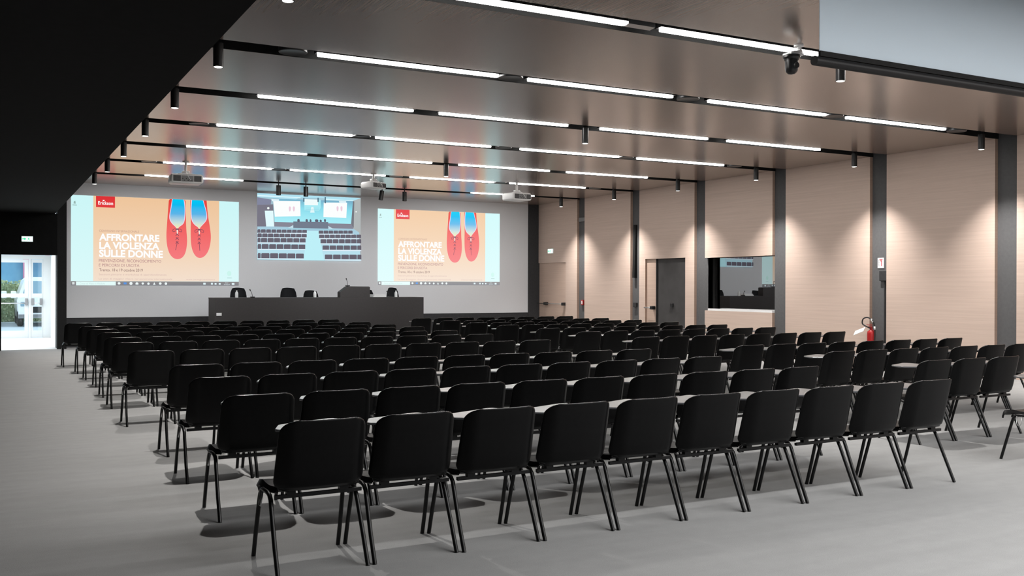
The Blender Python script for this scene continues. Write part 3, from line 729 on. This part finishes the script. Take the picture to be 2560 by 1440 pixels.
# ------------------------------------------------------------------ things on the wood wall side
XN = W+ND      # niche back
t = empty('fire_extinguisher', (W-.10, 13.22, .27), label='red fire extinguisher with black hose and white tag in the dark niche', cat='fire extinguisher')
MB().lathe([(0,0),(.072,0),(.078,.015),(.078,.38),(.07,.42),(.035,.445),(.028,.46),(0,.46)], 28).build('cylinder', M['red'], t, angle=45)
v = MB(); v.lathe([(.024,.455),(.024,.50),(0,.50)], 16); v.build('valve', M['red'], t, angle=45)
h_ = MB(); h_.rbox(-.012, .012, -.02, .13, .50, .515, .004); h_.rbox(-.012, .012, -.02, .11, .535, .55, .004); h_.build('handle', M['red'], t)
hs = MB(); hs.tube(curve_pts([(-.02,0,.48),(-.06,.08,.52),(-.075,.15,.57),(-.075,.13,.66),(-.07,.02,.69),(-.05,-.08,.62),(-.03,-.11,.48),(-.03,-.11,.26),(-.03,-.10,.12)]), .013, 10); hs.build('hose', M['rubber'], t, smooth=True)
MB().tube([(-.055,-.045,.662),(-.05,-.085,.60)], .016, 10).build('hose_clip', M['white'], t, smooth=True); MB().tube([(-.031,-.105,.52),(-.031,-.112,.46)], .016, 10).build('hose_clip', M['white'], t, smooth=True)
MB().add([(-.08,.07,.50),(-.08,.32,.41),(-.15,.30,.33),(-.15,.06,.42),(-.085,.07,.506),(-.085,.32,.416),(-.155,.30,.336),(-.155,.06,.426)], [(0,1,2,3),(7,6,5,4),(0,4,5,1),(1,5,6,2),(2,6,7,3),(3,7,4,0)]).build('inspection_tag', M['paper'], t)
MB().lathe([(.0785,.10),(.0785,.20)], 28).build('instruction_label', mat('extinguisher_label', (.55,.18,.18), .5), t, smooth=True)
b = MB(); b.rbox(-.09,.09,-.09,.09,-.27,-.255,.004); b.tube([(.06,0,-.255),(.06,0,-.002)],.012,10); b.lathe([(0,-.012),(.08,-.012),(.08,-.001),(0,-.001)],20); b.build('floor_stand', M['blackmetal'], t)
t = empty('extinguisher_sign', (XN-.004, 13.14, 2.02), -PI/2, label='white sign with red extinguisher symbol above the fire extinguisher', cat='sign')
MB().box(-.075, .075, -.006, .0, -.10, .10).build('sign_plate', M['paper'], t)
pc = MB(); pc.flat([(-.045,.07),(.045,.07),(.045,.055),(-.02,.055)], -.007); pc.flat([(.012,.05),(.03,.05),(.03,-.06),(.012,-.06)], -.007); pc.flat([(-.01,.05),(.02,.05),(.02,.03),(-.01,.03)], -.007)
pc.build('extinguisher_symbol', mat('sign_red', (.55,.02,.03), .5), t)
fl = MB()
for z in (.04, .0, -.045): fl.flat([(-.055,z),(-.015,z),(-.015,z+.006),(-.055,z+.006)], -.007)
fl.flat([(-.055,-.05),(-.049,-.05),(-.049,.06),(-.055,.06)], -.007)
fl.build('sign_lines', mat('sign_grey', (.15,.15,.16), .5), t)
t = empty('junction_box', (XN, 13.06, 1.77), label='dark flat junction box with a conduit below the extinguisher sign', cat='junction box')
MB().rbox(-.05, -.0005, -.10, .085, -.095, .095, .006).build('box', M['frame'], t)
MB().box(-.022, -.0005, -.03, -.01, -1.77, -.0955).build('conduit', M['frame'], t)
t = empty('fire_alarm_button', (XN, 23.84, 1.08), label='small red fire alarm call point in the dark niche by the single door', cat='alarm button')
MB().rbox(-.05, 0.002, -.06, .06, -.075, .075, .008).build('housing', M['red'], t)
MB().box(-.054, -.0505, -.03, .03, -.045, .045).build('break_glass', M['paper'], t)
tag(MB().rbox(-.06, -.0005, -.07, .07, -.06, .06, .01).build('wall_socket', M['frame'], None, (XN, 21.22, 1.06)), 'small dark wall socket low in the niche under the column speaker', 'socket')
tag(MB().rbox(-.06, 0.002, -.17, .17, -.06, .06, .01).build('emergency_light', M['grey'], None, (XN, 23.85, 3.50)), 'small grey emergency light high in the niche by the single door', 'emergency light')
t = empty('column_speaker', (W+.10, 21.23, 2.48), .0, label='tall slim black column loudspeaker bracketed in the dark niche', cat='loudspeaker')
MB().rbox(-.10, .0, -.05, .05, -.70, .72, .008, Matrix.Rotation(.03,4,'Y')).build('cabinet', M['black'], t)
for z in (-.4, .3): MB().tube([(-.02,0,z),(.1595,-.06,z+.05)], .014, 8).build('wall_bracket', M['blackmetal'], t)

# ------------------------------------------------------------------ audience chairs
def make_chair():
    t = empty('audience_chair')
    # backrest: curved shell, leans back, rounded upper corners
    prof = [(-.018,.83),(-.012,.80),(-.004,.765),(.009,.71),(.022,.65),(.037,.58),(.053,.51),(.068,.47),(.098,.448),(.16,.436)]
    n = 28
    def halfw(z):
        w = .236+.013*min(1,(.83-z)/.34)
        r = .075
        if z > .83-r: w -= r - math.sqrt(max(0, r*r-(z-(.83-r))**2))
        if z < .50: w -= .055 - math.sqrt(max(0,.055**2-(.50-z)**2)) if z > .452 else .027
        return w
    bm = bmesh.new(); rows = []
    pp = []
    for (a, b) in zip(prof, prof[1:]):
        for q in range(3): pp.append((a[0]+(b[0]-a[0])*q/3, a[1]+(b[1]-a[1])*q/3))
    pp.append(prof[-1])
    pp[0] = (pp[0][0], .8299)
    for y, z in pp:
        hw = halfw(z); row = []
        cv = .062*min(1, (z-.425)/.035)
        for i in range(n+1):
            u = -1+2*i/n
            x = u*hw
            ax_ = abs(x); fl_ = .012*(ax_/.165)**2 if ax_ < .165 else .012+.145*(ax_-.165)+ (11.0*(ax_-.165)**2 if ax_ < .205 else 11.0*.04**2+.88*(ax_-.205))
            row.append(bm.verts.new((x, y + min(fl_,.10)*(cv/.062), z)))
        rows.append(row)
    for j in range(len(rows)-1):
        for i in range(n): bm.faces.new((rows[j][i], rows[j][i+1], rows[j+1][i+1], rows[j+1][i]))
    bmesh.ops.recalc_face_normals(bm, faces=list(bm.faces))
    bmesh.ops.solidify(bm, geom=list(bm.faces), thickness=.014)
    bm.normal_update()
    bmesh.ops.bevel(bm, geom=[e for e in bm.edges if len(e.link_faces) == 2 and e.calc_face_angle(0) > math.radians(60)], offset=.0045, segments=2, profile=.5, affect='EDGES')
    bo = MB().bm(bm, Matrix.Translation((.012,0,0))).build('backrest', M['plastic'], t, angle=75)
    bo.data.materials.append(M['edgeglint'])
    for p in bo.data.polygons:
        if (p.center.z > .74 and p.normal.z > .35) or (p.area < 1.2e-4 and abs(p.normal.x) > .5): p.material_index = 1
    sp = [(.160,.436),(.20,.431),(.26,.428),(.33,.430),(.40,.437),(.45,.440),(.485,.434),(.505,.418),(.512,.395)]
    bm = bmesh.new(); rows = []
    for y, z in sp:
        hw = .222+.022*min(1,(y-.16)/.08)
        if y > .47: hw -= .02*((y-.47)/.04)**2
        row = []
        for i in range(n+1):
            u = -1+2*i/n
            a_ = abs(u); k_ = 1 if y < .45 else .4
            dz_ = .022*a_**3*k_ if a_ < .93 else (.022*k_-.035*(a_-.93)/.07)
            row.append(bm.verts.new((u*hw, y, z+dz_)))
        rows.append(row)
    for j in range(len(rows)-1):
        for i in range(n): bm.faces.new((rows[j][i], rows[j][i+1], rows[j+1][i+1], rows[j+1][i]))
    bmesh.ops.recalc_face_normals(bm, faces=list(bm.faces))
    bmesh.ops.solidify(bm, geom=list(bm.faces), thickness=.014)
    MB().bm(bm).build('seat', M['plastic'], t, angle=60)
    for sx in (-1, 1):
        # bent tube side frame, split where the two legs meet under the seat
        xf, xt = sx*.252, sx*.243
        rear = [(xf,.0,.0),(xf*.995,.07,.15),(xt*1.01,.155,.34),(xt,.175,.38),(xt,.198,.402),(xt,.235,.413),(xt,.29,.413)]
        front = [(xf,.50,.0),(xf*.995,.455,.15),(xt*1.01,.40,.34),(xt,.388,.38),(xt,.368,.402),(xt,.335,.413),(xt,.2905,.413)]
        MB().tube(rear, .0126, 10).build('leg', M['tubemetal'], t, angle=60)
        MB().tube(front, .0126, 10).build('leg', M['tubemetal'], t, angle=60)
    cb = MB(); cb.box(-.232, .262, .128, .150, .392, .412); cb.box(-.225, .225, .40, .42, .385, .403)
    for x in (-.17, .13): cb.box(x, x+.05, .12, .155, .4121, .43); cb.box(x, x+.03, .40, .42, .403, .425)
    cb.build('crossbar', M['tubemetal'], t)
    # writing tablet with its arm
    poly = [(-.205,.20),(-.13,.46),(.24,.60),(.275,.50),(.27,.20)]
    poly = [(-.185,.30),(-.178,.325),(-.125,.455),(-.105,.472),(.215,.592),(.25,.585),(.272,.54),(.272,.215),(.255,.2),(-.07,.2),(-.09,.206),(-.175,.28)]
    tb = MB(); tb.prism(poly, .734, .748, 'z'); tb = tb.build('writing_tablet', M['tablet'], t)
    bv = tb.modifiers.new('edge', 'BEVEL'); bv.width = .003; bv.segments = 1; bv.limit_method = 'ANGLE'
    ar = MB(); ar.tube([(.250,.30,.42),(.262,.27,.50),(.262,.25,.62),(.262,.27,.713),(.235,.30,.7215),(.10,.34,.7215)], .011, 10); ar.build('tablet_arm', M['tabletedge'], t, angle=60)
    return t
CH = make_chair()
KIDS_CH = list(CH.children)
hook = MB(); hook.tube([(-.252,.30,.405),(-.262,.30,.34),(-.262,.312,.325),(-.262,.335,.325),(-.262,.347,.34),(-.252,.347,.405)], .0035, 6)
HOOK = hook.build('linking_hook', M['steel'], None, smooth=True)
HOOK.parent = CH
first = True
def place_chair(x, y, rz, tr, label, group, with_hook):
    global first
    if first: r = CH; first = False
    else:
        r = CH.copy(); COL.objects.link(r)
        for ch in KIDS_CH:
            c = ch.copy(); COL.objects.link(c); c.parent = r
            if ch.name.startswith('writing_tablet'):
                p = Vector((.262,.27,0)); Rm = Matrix.Rotation(tr,4,'Z')
                c.location = p - Rm @ p; c.rotation_euler = (0,0,tr)
        if with_hook:
            c = HOOK.copy(); COL.objects.link(c); c.parent = r
    r.location = (x, y, 0); r.rotation_euler = (0,0,rz)
    r['label'] = label; r['category'] = 'chair'; r['group'] = group
ROWY = [5.09, 6.46, 7.84, 9.15, 11.30, 13.04, 14.38, 15.86, 17.15, 18.45, 20.05]
LX = [1.345, 1.33, 1.365, 1.425, 1.335, 1.36, 1.39, 1.435, 1.40, 1.375, 1.25]
RX = [8.06, 8.06, 8.22, 8.08, 8.08, 8.22, 8.26, 8.26, 8.26, 8.28, 8.31]
ROWN = ['back row', 'second row from the back', 'third row from the back', 'fourth row from the back', 'fifth row from the back', 'middle row',
        'fifth row from the screens', 'fourth row from the screens', 'third row from the screens', 'second row from the screens', 'front row']
XLIM = [1, 3, 7, 8, 8, 8, 8, 8, 8, 8, 8]
for r, y in enumerate(ROWY):
    for c in range(10):
        place_chair(LX[r]+.257+.545*c, y+random.uniform(-.006,.006), .012+random.uniform(-.006,.006), random.uniform(-.03,.03),
                    'black tablet chair, %s from the side aisle, %s' % (ORD[c], ROWN[r]), 'linked black chairs of the block by the side aisle', c == 0)
for r, y in enumerate(ROWY):
    for c in range(XLIM[r]):
        place_chair(RX[r]+.257+.538*c, y+random.uniform(-.006,.006), .012+random.uniform(-.006,.006), random.uniform(-.03,.03),
                    'black tablet chair, %s past the central aisle, %s' % (ORD[c], ROWN[r]), 'linked black chairs of the block by the wood wall', c == 0)

# ------------------------------------------------------------------ light, world, camera
wd = bpy.data.worlds.new('daylight'); SC.world = wd; wd.use_nodes = True
bg = wd.node_tree.nodes['Background']; bg.inputs[0].default_value = (.80,.92,1.0,1); bg.inputs[1].default_value = 2.2
ld = bpy.data.lights.new('vestibule_fill', 'AREA'); ld.energy = 112; ld.size = 1.2; ld.size_y = 3.5; ld.shape = 'RECTANGLE'; ld.color = (.93,.97,1)  # unseen fill light added to whiten the vestibule
lo = bpy.data.objects.new('vestibule_fill', ld); COL.objects.link(lo); lo.location = (.1, 29, 2.40)

for y in (-.27, 2.42):      # fill lights added out of view to brighten the lowered screen and near floor
    for x0, x1 in SEG:
        ld = bpy.data.lights.new('rear_fill', 'AREA'); ld.shape = 'RECTANGLE'; ld.size = x1-x0; ld.size_y = .08; ld.energy = 112
        lo = bpy.data.objects.new('rear_fill', ld); COL.objects.link(lo); lo.location = ((x0+x1)/2, y, H-.01)
cam = bpy.data.cameras.new('camera'); co = bpy.data.objects.new('camera', cam); COL.objects.link(co)
F_PX = 2420.0
cam.sensor_width = 36; cam.lens = 36*F_PX/2560; cam.clip_start = .05; cam.clip_end = 300
yaw = math.radians(28.43)
co.matrix_world = Matrix.Translation((0,0,1.55)) @ Matrix.Rotation(-yaw,4,'Z') @ Matrix.Rotation(PI/2-4.5/F_PX,4,'X') @ Matrix.Rotation(.0026,4,'Z')
SC.camera = co
SC.view_settings.view_transform = 'Standard'
SC.view_settings.look = 'None'
SC.view_settings.exposure = 0
SC.cycles.use_denoising = True
SC.cycles.max_bounces = 8
SC.cycles.diffuse_bounces = 4
SC.cycles.sample_clamp_indirect = 6
